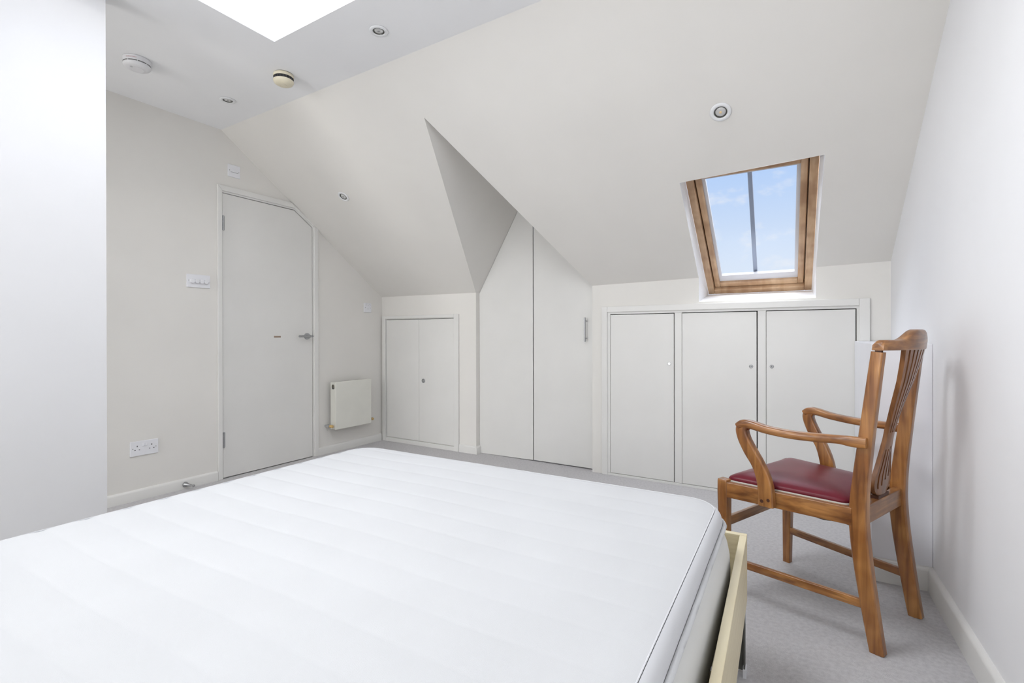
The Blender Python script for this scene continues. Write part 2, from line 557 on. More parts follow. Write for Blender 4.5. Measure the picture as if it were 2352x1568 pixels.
bp = Root('blank_plate', (XL, 1.925, 2.144))
tag(bp.o, 'square white outlet plate high on the wall above the door frame', 'wall plate')
plate(bp, 1.882, 1.968, 2.101, 2.187)
screw(bp, 1.8925, 2.145); screw(bp, 1.9575, 2.142)
bp.part(MB().box(XL + .008, XL + .0105, 1.902, 1.950, 2.136, 2.156), 'flex_cover', PLASTIC, bevel=.004)
bp.part(MB().box(XL + .008, XL + .0088, 1.901, 1.951, 2.1335, 2.1365), 'outlet_slot', GREY)  # thin grey strip under the cover, the cord outlet line

dm = Root('dimmer_switch', (XL, 1.689, 1.35))
tag(dm.o, 'white dimmer switch plate with four round knobs left of the door', 'light switch')
plate(dm, 1.616, 1.762, 1.307, 1.393)
screw(dm, 1.628, 1.352, .008); screw(dm, 1.751, 1.347, .008)
for k in range(4):
    dm.part(MB().lathe([(0, 0), (.0148, 0), (.0142, .012), (.0128, .0145), (0, .0145)], (XL + .008, 1.6465 + k * .0285, 1.348), (1, 0, 0), 28, False, False),
            'dimmer_knob', PLASTIC, smooth=40)

fs = Root('fused_outlet', (XL, 3.14, 1.242))
tag(fs.o, 'square white fused spur plate above the radiator', 'wall plate')
plate(fs, 3.097, 3.183, 1.199, 1.285)
screw(fs, 3.110, 1.243); screw(fs, 3.170, 1.241)
fs.part(MB().box(XL + .008, XL + .0095, 3.124, 3.156, 1.228, 1.256), 'fuse_carrier', PLASTIC, bevel=.0015)
fs.part(MB().box(XL + .0095, XL + .0099, 3.134, 3.147, 1.230, 1.2325), 'fuse_slot', GREY)
for (a0, a1, z_) in ((3.118, 3.136, 1.276), (3.150, 3.172, 1.275), (3.112, 3.130, 1.265), (3.138, 3.152, 1.264), (3.165, 3.174, 1.265)):
    fs.part(MB().box(XL + .008, XL + .0084, a0, a1, z_ - .0016, z_ + .0016), 'printed_mark', mat('faint_print', (.62, .63, .66, 1), .6))

ss = Root('double_socket', (XL, 1.377, .31))
tag(ss.o, 'white double power socket with two rocker switches low on the wall', 'socket')
plate(ss, 1.303, 1.451, .266, .354)
for yc in (1.339, 1.415):
    ss.part(MB().box(XL + .008, XL + .0084, yc - .0022, yc + .0022, .320, .3285), 'pin_hole', BLACK)
    for sy in (-1, 1):
        ss.part(MB().box(XL + .008, XL + .0084, yc + sy * .0112 - .0034, yc + sy * .0112 + .0034, .300, .3038), 'pin_hole', BLACK)
for yc in (1.3695, 1.3845):
    ss.part(MB().prism([(XL + .007, .319), (XL + .0115, .321), (XL + .0095, .338), (XL + .007, .338)], 'y', yc - .0045, yc + .0045),
            'rocker_switch', PLASTIC, bevel=.0008)
screw(ss, 1.3165, .3115); screw(ss, 1.4375, .3085)

# ------------------------------------------------------------------ radiator
rd = Root('radiator', (XL, 2.9, .2))
tag(rd.o, 'small cream panel radiator with two tan valve caps beside the door', 'radiator')
RYa, RYb, RZa, RZb = 2.707, 3.097, .203, .601
XF = XL + .1
rd.part(MB().box(XF - .010, XF, RYa, RYb, RZa, RZb), 'front_panel', RADM, bevel=.004, seg=3)
a = MB().box(XL + .040, XF - .009, RYa + .001, RYa + .006, RZa + .004, RZb - .004)
sp = rd.part(a, 'side_panel', RADM, bevel=.001)
rd.part(MB().box(XL + .040, XF - .009, RYb - .006, RYb - .001, RZa + .004, RZb - .004), 'side_panel', RADM, bevel=.001)
rd.part(MB().box(XL + .030, XL + .040, RYa + .004, RYb - .004, RZa + .002, RZb - .006), 'back_panel', RADM, bevel=.002)
gr = MB()
for k in range(26):
    yk = RYa + .012 + k * .0143
    gr.box(XL + .042, XF - .012, yk, yk + .009, RZb - .008, RZb - .003)
gr.box(XL + .040, XL + .044, RYa + .006, RYb - .006, RZb - .008, RZb - .003)
gr.box(XF - .014, XF - .010, RYa + .006, RYb - .006, RZb - .008, RZb - .003)
rd.part(gr, 'top_grille', RADM)
fins = MB()
for k in range(18):
    yk = RYa + .02 + k * .0205
    fins.box(XL + .042, XF - .012, yk, yk + .0012, RZa + .03, RZb - .03)
rd.part(fins, 'convector_fins', RADM)
rd.part(MB().lathe([(0, 0), (.0155, 0), (.0155, .003), (.0125, .004), (.0125, .001), (0, .001)], (XL + .068, RYa + .001, RZb - .036), (0, -1, 0), 28, False, False),
        'blanking_plug', mat('dull_brass', (.25, .23, .19, 1), .4, .8), smooth=40)
cres = MB()
pts = []
for i in range(13):
    q = math.radians(200 + 140 * i / 12)
    pts.append((XL + .068 + .0185 * math.cos(q), RZb - .036 - .006 + .0185 * math.sin(q)))
for i in range(13):
    q = math.radians(340 - 140 * i / 12)
    pts.append((XL + .068 + .015 * math.cos(q), RZb - .036 - .003 + .015 * math.sin(q)))
cres.prism(pts, 'y', RYa + .0015, RYa - .0005)
rd.part(cres, 'vent_slot', BLACK)
for yv, sgn in ((RYa - .004, -1), (RYb + .004, 1)):
    zv = .235
    v = MB().lathe([(.009, 0), (.009, .020), (.013, .020), (.013, .034), (.009, .034), (.009, .06)], (XL, yv + sgn * .020, zv), (1, 0, 0), 20)
    v.lathe([(.0085, 0), (.0085, .026)], (XL + .055, yv + sgn * .020, zv), (0, -sgn, 0), 16)
    vo = rd.part(v, 'valve', CHROME, smooth=40)
    rd.part(MB().lathe([(.0115, 0), (.0125, .002), (.0118, .030), (.010, .033), (0, .033)], (XL + .060, yv + sgn * .020, zv), (1, 0, 0), 22, True, False),
            'valve_cap', TANCAP, parent=vo, smooth=40)
for yb_ in (2.78, 3.0):
    rd.part(MB().box(XL, XL + .031, yb_, yb_ + .02, .50, .56), 'wall_bracket', RADM)

# ------------------------------------------------------------------ built-in joinery
def carcass(x0, x1, y0, y1, z0, z1):
    mb = MB()
    mb.quad((x0, y1, z0), (x1, y1, z0), (x1, y1, z1), (x0, y1, z1))
    mb.quad((x0, y0, z0), (x0, y1, z0), (x0, y1, z1), (x0, y0, z1))
    mb.quad((x1, y0, z0), (x1, y1, z0), (x1, y1, z1), (x1, y0, z1))
    mb.quad((x0, y0, z0), (x1, y0, z0), (x1, y1, z0), (x0, y1, z0))
    mb.quad((x0, y0, z1), (x1, y0, z1), (x1, y1, z1), (x0, y1, z1))
    return mb

lc = Root('eaves_cupboard', (-3.0, YK, 0))
tag(lc.o, 'small white built-in eaves cupboard with folding doors and one round knob, beside the radiator', 'cupboard')
lc.part(carcass(LO[0], LO[1], YK + .001, YK + .20, LO[2], LO[3]), 'carcass', DARK)
a = MB()
ox0, ox1, ozt = -3.443, -2.543, 1.170
a.box(ox0, LO[0] - .003, YK - .020, YK, 0, ozt)
a.box(LO[1] + .003, ox1, YK - .020, YK, 0, ozt)
a.box(LO[0] - .003, LO[1] + .003, YK - .020, YK, LO[3] + .006, ozt)
lc.part(a, 'architrave', JOIN, bevel=.003)
lc.part(MB().box(LO[0] - .003, LO[1] + .003, YK - .018, YK, 0, LO[2] - .002), 'bottom_rail', JOIN, bevel=.002)
mid = -2.991
for x0, x1 in ((LO[0] + .0015, mid - .0008), (mid + .0008, LO[1] - .0025)):
    dl = lc.part(MB().box(x0, x1, YK - .008, YK + .010, LO[2] + .002, LO[3] - .004), 'door', JOIN, bevel=.0012)
lc.part(MB().lathe([(0, 0), (.0185, 0), (.0185, .004), (.0165, .006), (.0150, .004), (.0145, .002), (0, .0025)], (-2.939, YK - .008, .584), (0, -1, 0), 32, False, False),
        'knob', STEEL, parent=dl, smooth=35)
lc.part(MB().lathe([(0, 0), (.0075, 0), (.0070, .004), (0, .0048)], (-2.939, YK - .0095, .584), (0, -1, 0), 20, False, False), 'knob_centre', CHROME, parent=dl, smooth=35)

rc = Root('eaves_cupboard', (-.5, YK, 0))
tag(rc.o, 'long white built-in cupboard under the roof window with three locking doors', 'cupboard')
rc.part(carcass(RD[0][0] - .03, RD[2][1] + .03, YK + .001, YK + .22, RZ0, RZ1), 'carcass', DARK)
a = MB()
ax0, ax1, azt = -1.262, .286, 1.190
a.box(ax0, -1.2205, YK - .020, YK, 0, azt)
a.box(.2375, ax1, YK - .020, YK, BZ, azt)
a.box(-1.2205, .2375, YK - .020, YK, 1.150, azt)
rc.part(a, 'architrave', JOIN, bevel=.003)
a = MB().box(-1.2205, RD[0][0] - .001, YK - .009, YK, RZ0, 1.150).box(RD[2][1] + .001, .2375, YK - .009, YK, BZ, 1.150)
a.box(-1.2205, .2375, YK - .0088, YK, RZ1 + .001, 1.150)
rc.part(a, 'frame_lining', JOIN)
for x0, x1 in ((RD[0][1] + .001, RD[1][0] - .001), (RD[1][1] + .001, RD[2][0] - .001)):
    rc.part(MB().box(x0, x1, YK - .009, YK + .012, RZ0, RZ1), 'post', JOIN, bevel=.001)
rc.part(MB().box(-1.2205, BX - .001, YK - .014, YK, 0, RZ0 - .001), 'bottom_rail', JOIN, bevel=.001)
for k, (x0, x1) in enumerate(RD):
    gl, gr_ = ((.0012, .0038), (.0012, .0050), (.0012, .0045))[k]
    dd = rc.part(MB().box(x0 + gl, x1 - gr_, YK - .0085, YK + .010, RZ0 + .002, RZ1 - .0045), 'door', JOIN, bevel=.0012)
    lx, lz = ((-.793, .798), (-.303, .796), (-.191, .799))[k]
    rc.part(MB().lathe([(0, 0), (.0108, 0), (.0108, .0025), (.0092, .0035), (.0080, .002), (0, .002)], (lx, YK - .0085, lz), (0, -1, 0), 28, False, False),
            'lock', CHROME if k == 0 else STEEL, parent=dd, smooth=35)
    rc.part(MB().box(lx - .0016, lx + .0016, YK - .0112, YK - .0104, lz - .005, lz + .005), 'keyhole', BLACK, parent=dd)

wr = Root('wardrobe', (AX, YW, 0))
tag(wr.o, 'tall white built-in wardrobe whose two doors rise to a point in the gabled recess', 'wardrobe')
WX0, WX1, WG = -2.3690, -1.3415, -1.853
def gz(x):
    return K(-2.37) + (AZ - K(-2.37)) * (x + 2.37) / (AX + 2.37) if x <= AX else AZ + (K(-1.34) - AZ) * (x - AX) / (-1.34 - AX)
cc = MB()
cc.prism([(WX0, 0), (WX1, 0), (WX1, K(-1.34)), (AX, AZ), (WX0, K(-2.37))], 'y', YW + .15, YW + .17)
cc.box(WX0, WX0 + .004, YW + .02, YW + .15, 0, 1.34).box(WX1 - .004, WX1, YW + .02, YW + .15, 0, 1.34)
wr.part(cc, 'carcass', DARK)
wr.part(MB().prism([(WX0, .001), (WG - .004, .006), (WG - .004, gz(WG - .004) - .004), (WX0, gz(WX0) - .004)], 'y', YW, YW + .018), 'door', JOIN, bevel=.001)
dd = wr.part(MB().prism([(WG + .004, .008), (WX1 - .001, .008), (WX1 - .001, gz(WX1 - .001) - .004), (WG + .004, gz(WG + .004) - .004)], 'y', YW, YW + .018), 'door', JOIN, bevel=.001)
hx = -1.402
hb = MB().lathe([(.006, 0), (.006, .178)], (hx, YW - .038, .940), (0, 0, 1), 20)
for zz in (.965, 1.093):
    hb.lathe([(.0045, 0), (.0045, .038)], (hx, YW - .038, zz), (0, 1, 0), 14)
wr.part(hb, 'handle', STEEL, parent=dd, smooth=40)

# ------------------------------------------------------------------ roof window
win = Root('window_1', (-.28, 3.6, 1.27))
struct(win.o)
B = Vector((0, 3.603, 1.268))
EL, ER = WLt + (WLb - WLt) * .574, WRt + (WRb - WRt) * .574
S = Vector((0, -.798, .603)).normalized()
N = Vector((0, .603, .798)).normalized()
LEN = 1.02
T = B + S * LEN
# plastered reveals
rv = MB()
rv.quad((EL, WY + .006, SZ(EL, WY + .006)), (-.590, T.y, T.z), (-.594, B.y, B.z), (WLb, YK, SILL), (WLb, YK, K(WLb)))
rv.quad((ER, WY - .006, SZ(ER, WY - .006)), (.046, T.y, T.z), (.014, B.y, B.z), (WRb, YK, SILL), (WRb, YK, K(WRb)))
rv.quad((WLb, YK, SILL), (WRb, YK, SILL), (.014, B.y, B.z), (-.594, B.y, B.z))
rv.quad((EL, WY + .006, SZ(EL, WY + .006)), (ER, WY - .006, SZ(ER, WY - .006)), (.046, T.y, T.z), (-.590, T.y, T.z))
win.part(rv, 'reveal', REVEAL)
def wx(sx, s_, right):   # outer x of the frame at distance s_ up the slope
    return (.014 + .032 * s_ / LEN - sx) if right else (-.594 + .004 * s_ / LEN + sx)
def ringbars(name, material, i0, i1, n0, n1, bot0, bot1, top0, top1, bevel=.002, names=None):
    """rectangular ring between inset i0 and i1 (sides), bot/top insets, from depth n0 to n1"""
    def P(xi, s_, n_, right):
        p = B + S * s_ + N * n_
        return (wx(xi, s_, right), p.y, p.z)
    def hexa(c8):
        mb = MB()
        mb.v = c8
        mb.f = [(0, 3, 2, 1), (4, 5, 6, 7), (0, 1, 5, 4), (1, 2, 6, 5), (2, 3, 7, 6), (3, 0, 4, 7)]
        return mb
    out = []
    for right in (False, True):
        c8 = []
        for n_ in (n0, n1):
            c8 += [P(i0, bot0, n_, right), P(i1, bot0, n_, right), P(i1, LEN - top0, n_, right), P(i0, LEN - top0, n_, right)]
        out.append((hexa(c8), 'stile'))
    for lo, hi, nm in ((bot0, bot1, 'bottom_rail'), (LEN - top1, LEN - top0, 'top_rail')):
        c8 = []
        for n_ in (n0, n1):
            c8 += [P(i1, lo, n_, False), P(i1, lo, n_, True), P(i1, hi, n_, True), P(i1, hi, n_, False)]
        out.append((hexa(c8), nm))
    return out
fr = win.part(MB().box(-.60, .02, B.y + .03, B.y + .04, B.z + .06, B.z + .07), 'frame', PINE)
for mb, nm in ringbars('', PINE, .0, .040, .0, .075, 0, .042, 0, .042):
    win.part(mb, 'frame_' + nm, PINE2 if nm == 'stile' else PINE, parent=fr, bevel=.004)
sa = win.part(MB().box(-.50, -.10, B.y + .02, B.y + .024, B.z + .09, B.z + .094), 'sash', PINE)
for mb, nm in ringbars('', PINE, .0455, .078, .022, .085, .048, .086, .046, .080):
    win.part(mb, 'sash_' + nm, PINE2 if nm == 'stile' else PINE, parent=sa, bevel=.004)
for mb, nm in ringbars('', PINE, .036, .050, .052, .080, .040, .052, .040, .052):
    win.part(mb, 'rebate_' + nm, PINE2, parent=fr)
ga = MB()
for mb, nm in ringbars('', GASK, .078, .096, .040, .0595, .086, .138, .080, .096):
    n0 = len(ga.v); ga.v += mb.v; ga.f += [tuple(i + n0 for i in q) for q in mb.f]
win.part(ga, 'gasket', GASK)
g0 = MB()
cs = []
for s_, r_ in ((.088, False), (.088, True), (LEN - .09, True), (LEN - .09, False)):
    p = B + S * s_ + N * .060
    cs.append((wx(.09, s_, r_), p.y, p.z))
cs2 = [tuple(Vector(q) + N * .006) for q in cs]
g0.rings([cs, cs2])
win.part(g0, 'glass_pane', GLASS)
gb = MB()
p0, p1 = B + S * .09 + N * .068, B + S * (LEN - .07) + N * .068
xb0, xb1, hw = -.300, -.272, .0115
c8 = []
for nn in (0, .022):
    for (px_, pp, sg) in ((xb0, p0, -1), (xb0, p0, 1), (xb1, p1, 1), (xb1, p1, -1)):
        q = pp + N * nn
        c8.append((px_ + sg * hw, q.y, q.z))
gb.v = c8
gb.f = [(0, 3, 2, 1), (4, 5, 6, 7), (0, 1, 5, 4), (1, 2, 6, 5), (2, 3, 7, 6), (3, 0, 4, 7)]
win.part(gb, 'glazing_bar', BARM, bevel=.002)

# ------------------------------------------------------------------ flat rooflight
rl = Root('window_2', (-1.65, .95, ZC))
struct(rl.o)
H2 = ZC + .56
a = MB()
a.quad((RX0, RY0, ZC), (RX1, RY0, ZC), (RX1, RY0, H2), (RX0, RY0, H2))
a.quad((RX0, RY1, ZC), (RX1, RY1, ZC), (RX1, RY1, H2), (RX0, RY1, H2))
a.quad((RX0, RY0, ZC), (RX0, RY1, ZC), (RX0, RY1, H2), (RX0, RY0, H2))
a.quad((RX1, RY0, ZC), (RX1, RY1, ZC), (RX1, RY1, H2), (RX1, RY0, H2))
rl.part(a, 'light_well', WELL)
a = MB()
a.box(RX0 - .03, RX0 + .03, RY0 - .03, RY1 + .03, H2, H2 + .05).box(RX1 - .03, RX1 + .03, RY0 - .03, RY1 + .03, H2, H2 + .05)
a.box(RX0 + .03, RX1 - .03, RY0 - .03, RY0 + .03, H2, H2 + .05).box(RX0 + .03, RX1 - .03, RY1 - .03, RY1 + .03, H2, H2 + .05)
rl.part(a, 'frame', WELL)
rl.part(MB().box(RX0 + .03, RX1 - .03, RY0 + .03, RY1 - .03, H2 + .02, H2 + .026), 'glass_pane', GLASS)

# unseen window added behind the camera to go with the rear fill lamp
rw = Root('unseen_window_3', (-1.0, YB, 1.35))
struct(rw.o)
a = MB()
a.box(-2.40, -.60, YB - .06, YB, .35, .41).box(-2.40, -.60, YB - .06, YB, 2.24, 2.3)
for xx in (-2.40, -1.53, -.66):
    a.box(xx, xx + .06, YB - .06, YB, .41, 2.24)
rw.part(a, 'frame', JOIN)
rw.part(MB().box(-2.34, -.66, YB - .035, YB - .03, .41, 2.24), 'glass_pane', GLASS)

# ------------------------------------------------------------------ ceiling fittings
def downlight(loc, nrm, label, r=.043, chip=None):
    t_ = Root('recessed_downlight', loc)
    tag(t_.o, label, 'downlight', None)
    n = Vector(nrm).normalized()
    L = Vector(loc)
    t_.part(MB().lathe([(r * .60, -.004), (r * .90, .0014), (r, .0014), (r, .003), (r * .94, .0055), (r * .70, .0070), (r * .62, .004), (r * .60, -.004)], L, n, 40, False, False),
            'bezel', mat('downlight_bezel_white', (.84, .85, .86, 1), .4), smooth=50)
    t_.part(MB().lathe([(r * .95, -.001), (r * .95, .0016)], L, n, 40, False, False), 'gap_shade_ring', BLACK)  # black ring paints the shadow line between bezel and ceiling
    t_.part(MB().lathe([(r * .61, .0035), (r * .56, .0045), (r * .50, .001), (r * .50, -.003)], L, n, 40, False, False), 'inner_ring', LAMPIN, smooth=40)
    t_.part(MB().lathe([(r * .50, .0), (r * .46, .002), (r * .30, .0035), (0, .0042)], L + n * .0002, n, 32, False, False), 'lamp_lens', LENS, smooth=60)
    t_.part(MB().lathe([(r * .15, .0036), (r * .12, .0048), (0, .0052)], L, n, 20, False, False), 'lamp_chip', chip or STEEL, smooth=60)
    return t_
dn = (0, 0, -1)
downlight((-1.711, 1.625, ZC), dn, 'round white recessed downlight beside the rooflight opening')
downlight((-2.989, 1.629, ZC), dn, 'round white recessed downlight in the flat ceiling above the door')
sn = Vector((0, -(ZC - 1.36) / (YK - YC), -1)).normalized()
downlight((-2.897, 2.407, SZ(-2.897, 2.407)), sn, 'small white recessed downlight in the sloping ceiling left of the gabled recess')
downlight((-.345, 2.407, SZ(-.345, 2.407)), sn, 'large white recessed downlight in the sloping ceiling above the roof window', .046, LEDM)

sm = Root('smoke_alarm', (-2.952, 1.150, ZC))
tag(sm.o, 'large flat white smoke alarm with faint red print on the flat ceiling', 'smoke alarm')
L = (-2.952, 1.150, ZC)
sm.part(MB().lathe([(.0, .0015), (.061, .0015), (.0615, .003), (.0605, .004), (.0595, .0245)], L, dn, 56, False, False), 'base', PLASTIC2, smooth=40)
sm.part(MB().lathe([(.0588, .0240), (.056, .0250), (.056, .0290), (.0588, .0300)], L, dn, 56, False, False), 'vent_band', GREY, smooth=40)
for k in range(9):
    q = 2 * math.pi * k / 9 + .35
    sm.part(MB().box(-.003, .003, -.0015, .0015, -.0305, -.0238), 'vent_rib', PLASTIC2)
    o_ = COL.objects[-1] if False else bpy.data.objects[-1]
sm_ribs = [o for o in sm.o.children if o.name.startswith('vent_rib')]
for k, o_ in enumerate(sm_ribs):
    q = 2 * math.pi * k / 9 + .35
    me = o_.data
    me.transform(Matrix.Translation(Vector(L)))            # undo root shift, work around the axis
    me.transform(Matrix.Translation((.0574, 0, 0)))
    me.transform(Matrix.Rotation(q, 4, 'Z'))
sm.part(MB().lathe([(.0590, .0297), (.0597, .031), (.0590, .035), (.055, .041), (.046, .0458), (.030, .0478), (.0295, .0470), (.0285, .0470), (.028, .0482), (0, .0488)], L, dn, 56, False, False), 'cover', PLASTIC2, smooth=40)
sm.part(MB().lathe([(.0, .0), (.0065, .0), (.006, .0015), (0, .002)], (-2.945, 1.122, ZC - .0478), dn, 16, False, False), 'test_button', mat('pale_grey_plastic', (.55, .55, .56, 1), .4), smooth=40)
# small faded red print wrapped on the base
cu = bpy.data.curves.new('print_text', 'FONT')
cu.body = 'Ei Electronics'
cu.size = .0085
cu.extrude = 0
to = bpy.data.objects.new('print_text', cu)
COL.objects.link(to)
dg = bpy.context.evaluated_depsgraph_get()
tm = bpy.data.meshes.new_from_object(to.evaluated_get(dg))
bpy.data.objects.remove(to)
q0 = math.radians(-68)
for v in tm.vertices:
    a_ = q0 + v.co.x / .0606
    z_ = v.co.y - .0155
    v.co = Vector((.0606 * math.cos(a_), .0606 * math.sin(a_), z_))
tm.materials.append(REDINK)
txt = bpy.data.objects.new('red_print', tm)
COL.objects.link(txt)
txt.parent = sm.o

sm.part(MB().lathe([(.057, -.001), (.057, .002)], (-2.952, 1.150, ZC), dn, 48, False, False), 'gap_shade_ring', GREY)  # grey ring paints the shadow gap above the alarm base
co_ = Root('heat_alarm', (-2.439, 1.628, ZC))
tag(co_.o, 'small domed cream alarm with a black vent band on the flat ceiling', 'alarm')
L = (-2.439, 1.628, ZC)
co_.part(MB().lathe([(.0, .002), (.049, .002), (.0500, .003), (.051, .0045), (.0520, .0185), (.0510, .020)], L, dn, 48, False, False), 'base', CREAM, smooth=40)
co_.part(MB().lathe([(.0480, .0192), (.0475, .021), (.0475, .0345), (.0480, .0355)], L, dn, 48, False, False), 'vent_band', BLACK, smooth=40)
for k in range(20):
    q = 2 * math.pi * k / 20
    mb = MB().box(.0465, .0500, -.0012, .0012, -.0355, -.0190)
    o_ = mb.build('vent_rib', mat('dark_grey_rib', (.10, .10, .11, 1), .4), co_.o)
    o_.data.transform(Matrix.Rotation(q, 4, 'Z'))
co_.part(MB().lathe([(.0505, .0345), (.0522, .0360), (.0510, .042), (.0465, .050), (.038, .0553), (.026, .0585), (.0180, .0592), (.0175, .0585), (.0165, .0585), (.016, .0596), (0, .0602)], L, dn, 48, False, False), 'cover', CREAM, smooth=40)

co_.part(MB().lathe([(.0475, -.001), (.0475, .003)], (-2.439, 1.628, ZC), dn, 48, False, False), 'gap_shade_ring', BLACK)  # black ring, painted shadow gap between this alarm and the ceiling

# ------------------------------------------------------------------ bed
TH = math.radians(2.4)
bed = empty('bed_frame', (-.157, 1.598, 0), TH)
tag(bed, 'low bed frame of pale birch veneer boards holding the white mattress', 'bed frame')
BW, BL, T_ = 1.565, 2.17, .019
MB().box(-T_, 0, -BL, -T_ - .0005, .203, .40).build('side_rail', BIRCH, bed, bevel=.0012)
MB().box(-BW, -BW + T_, -BL, -T_ - .0005, .203, .40).build('side_rail', BIRCH, bed, bevel=.0012)
MB().box(-BW, 0, -T_, 0, .203, .40).build('foot_board', BIRCH, bed, bevel=.0012)
MB().box(-BW, 0, -BL - T_, -BL - .0005, .06, .75).build('head_board', BIRCH, bed, bevel=.0012)
sl = MB()
for k in range(17):
    y = -.10 - k * .115
    sl.box(-BW + T_ + .002, -T_ - .002, y - .07, y, .228, .246)
sl.build('slat', BIRCH, bed)['kind'] = 'stuff'
for (x0, x1, y0, y1) in ((-.060, -.003, -.030, -.022), (-BW + .003, -BW + .060, -.030, -.022), (-.060, -.003, -BL + .01, -BL + .018), (-BW + .003, -BW + .060, -BL + .01, -BL + .018)):
    lg = MB().box(x0, x1, y0, y1, .010, .215).box(x1 - .004 if x1 > -.5 else x0, x1 if x1 > -.5 else x0 + .004, y0 - .02, y1, .010, .215)
    lo = lg.build('leg', LEGM, bed, bevel=.0006)
    cx = x1 if x1 > -.5 else x0
    MB().box(cx - .006, cx + .003, y0 - .022, y1 + .002, 0, .026).build('foot_cap', PLASTIC, lo, bevel=.001)
    MB().box(cx - .003, cx + .0015, y0 - .004, y1 + .001, .150, .196).build('clip', PLASTIC, lo, bevel=.0006)

# mattress: rounded-rectangle rings stacked up the profile
TM = math.radians(1.3)
mt = empty('mattress', (-.180, 1.500, 0), TM)
tag(mt, 'big bare white quilted double mattress filling the foreground', 'mattress')
MW, ML = 1.450, 2.0
def rr(off, z, r=.10, n=10, wob=0):
    """rounded rectangle; local x in [-MW,0], y in [-ML,0], inset by off"""
    x0, x1, y0, y1 = -MW + off, -off, -ML + off, -off
    rad = max(.012, r - off * .4)
    pts = []
    def side(xa, ya, xb, yb, k):
        for i in range(k):
            u = i / k
            pts.append([xa + (xb - xa) * u, ya + (yb - ya) * u, z])
    def arc(cx, cy, a0):
        for i in range(n):
            a_ = a0 + math.pi / 2 * i / n
            pts.append([cx + rad * math.cos(a_), cy + rad * math.sin(a_), z])
    arc(x1 - rad, y1 - rad, 0)
    side(x1 - rad, y1, x0 + rad, y1, 60)
    arc(x0 + rad, y1 - rad, math.pi / 2)
    side(x0, y1 - rad, x0, y0 + rad, 160)
    arc(x0 + rad, y0 + rad, math.pi)
    side(x0 + rad, y0, x1 - rad, y0, 60)
    arc(x1 - rad, y0 + rad, 1.5 * math.pi)
    side(x1, y0 + rad, x1, y1 - rad, 160)
    if wob:
        for p_ in pts:
            w_ = wob * (math.sin(p_[1] * 9.0 + 1.3) + .6 * math.sin(p_[0] * 7 + p_[1] * 21))
            p_[2] += w_
            p_[0] += w_ * .6
    return pts
# lower body
MB().rings([rr(.030, .247), rr(.010, .270), rr(.002, .31), rr(.000, .36), rr(.002, .405), rr(.008, .44), rr(.016, .462), rr(.030, .474)]).build('mattress_body', MATT3, mt, smooth=60)
# zipped border strip under the top panel
MB().rings([rr(.032, .470), rr(.020, .476, wob=.001), rr(.018, .490, wob=.001), rr(.021, .506), rr(.027, .518), rr(.035, .5235), rr(.040, .519), rr(.060, .512)], False, True).build('border', MATT2, mt, smooth=60)
def cord(off, z, r, name, material, wob=0):
    path = [Vector(p_) for p_ in rr(off, z, wob=wob)]
    n, rings = len(path), []
    mb = MB()
    for i in range(n):
        tg = (path[(i + 1) % n] - path[i - 1]).normalized()
        sd = Vector((0, 0, 1)).cross(tg).normalized()
        rings.append([path[i] + (sd * math.cos(q) + Vector((0, 0, 1)) * math.sin(q)) * r for q in [math.pi / 3 * k for k in range(6)]])
    rings.append(rings[0])
    mb.rings(rings, False, False).build(name, material, mt, smooth=60)
cord(.0140, .482, .0062, 'piping', MATT, .0012)
cord(.021, .466, .0030, 'piping', MATT2, .0016)
# quilted top panel: ribs across the bed
def quilt(x, y):
    ph = y / .088 + .10 * math.sin(x * 2.1 + y * 1.3) + .04 * math.sin(x * 9 + y * 2)
    rib = abs(math.sin(math.pi * ph)) ** .55
    return rib
tp = MB()
NX, NY = 70, 460
x0, x1, y0, y1 = -MW + .036, -.036, -ML + .036, -.036
rad = .085
ix = {}
for j in range(NY + 1):
    for i in range(NX + 1):
        # ease points towards the borders
        u = i / NX
        u = .5 - .5 * math.cos(math.pi * u) if False else u
        x = x0 + (x1 - x0) * u
        y = y0 + (y1 - y0) * j / NY
        # pull the corners in to a radius
        cxx = min(max(x, x0 + rad), x1 - rad)
        cyy = min(max(y, y0 + rad), y1 - rad)
        dx, dy = x - cxx, y - cyy
        if dx and dy:
            m_ = max(abs(dx), abs(dy))
            l_ = math.hypot(dx, dy)
            x, y = cxx + dx * m_ / l_, cyy + dy * m_ / l_
            d = rad - m_
        else:
            d = min(x - x0, x1 - x, y - y0, y1 - y)
        e_ = min(1, d / .050)
        dome = .0075 * (1 - (1 - e_) ** 2)
        amp = .0019 + .0008 * math.sin(3 * x + 2 * y) 
        z = .5245 + dome + (quilt(x, y) - .8) * (amp * e_ + (.0048 if x < -.7 else .0004) * (1 - e_))
        z += .0035 * math.sin(2.2 * x + .7) * math.sin(1.9 * y + .4) * e_
        tp.v.append((x, y, z))
for j in range(NY):
    for i in range(NX):
        a_ = j * (NX + 1) + i
        tp.f.append((a_, a_ + 1, a_ + NX + 2, a_ + NX + 1))
tp.build('top_panel', MATT, mt, smooth=80)
cord(.0370, .5248, .0013, 'seam', MATT2)

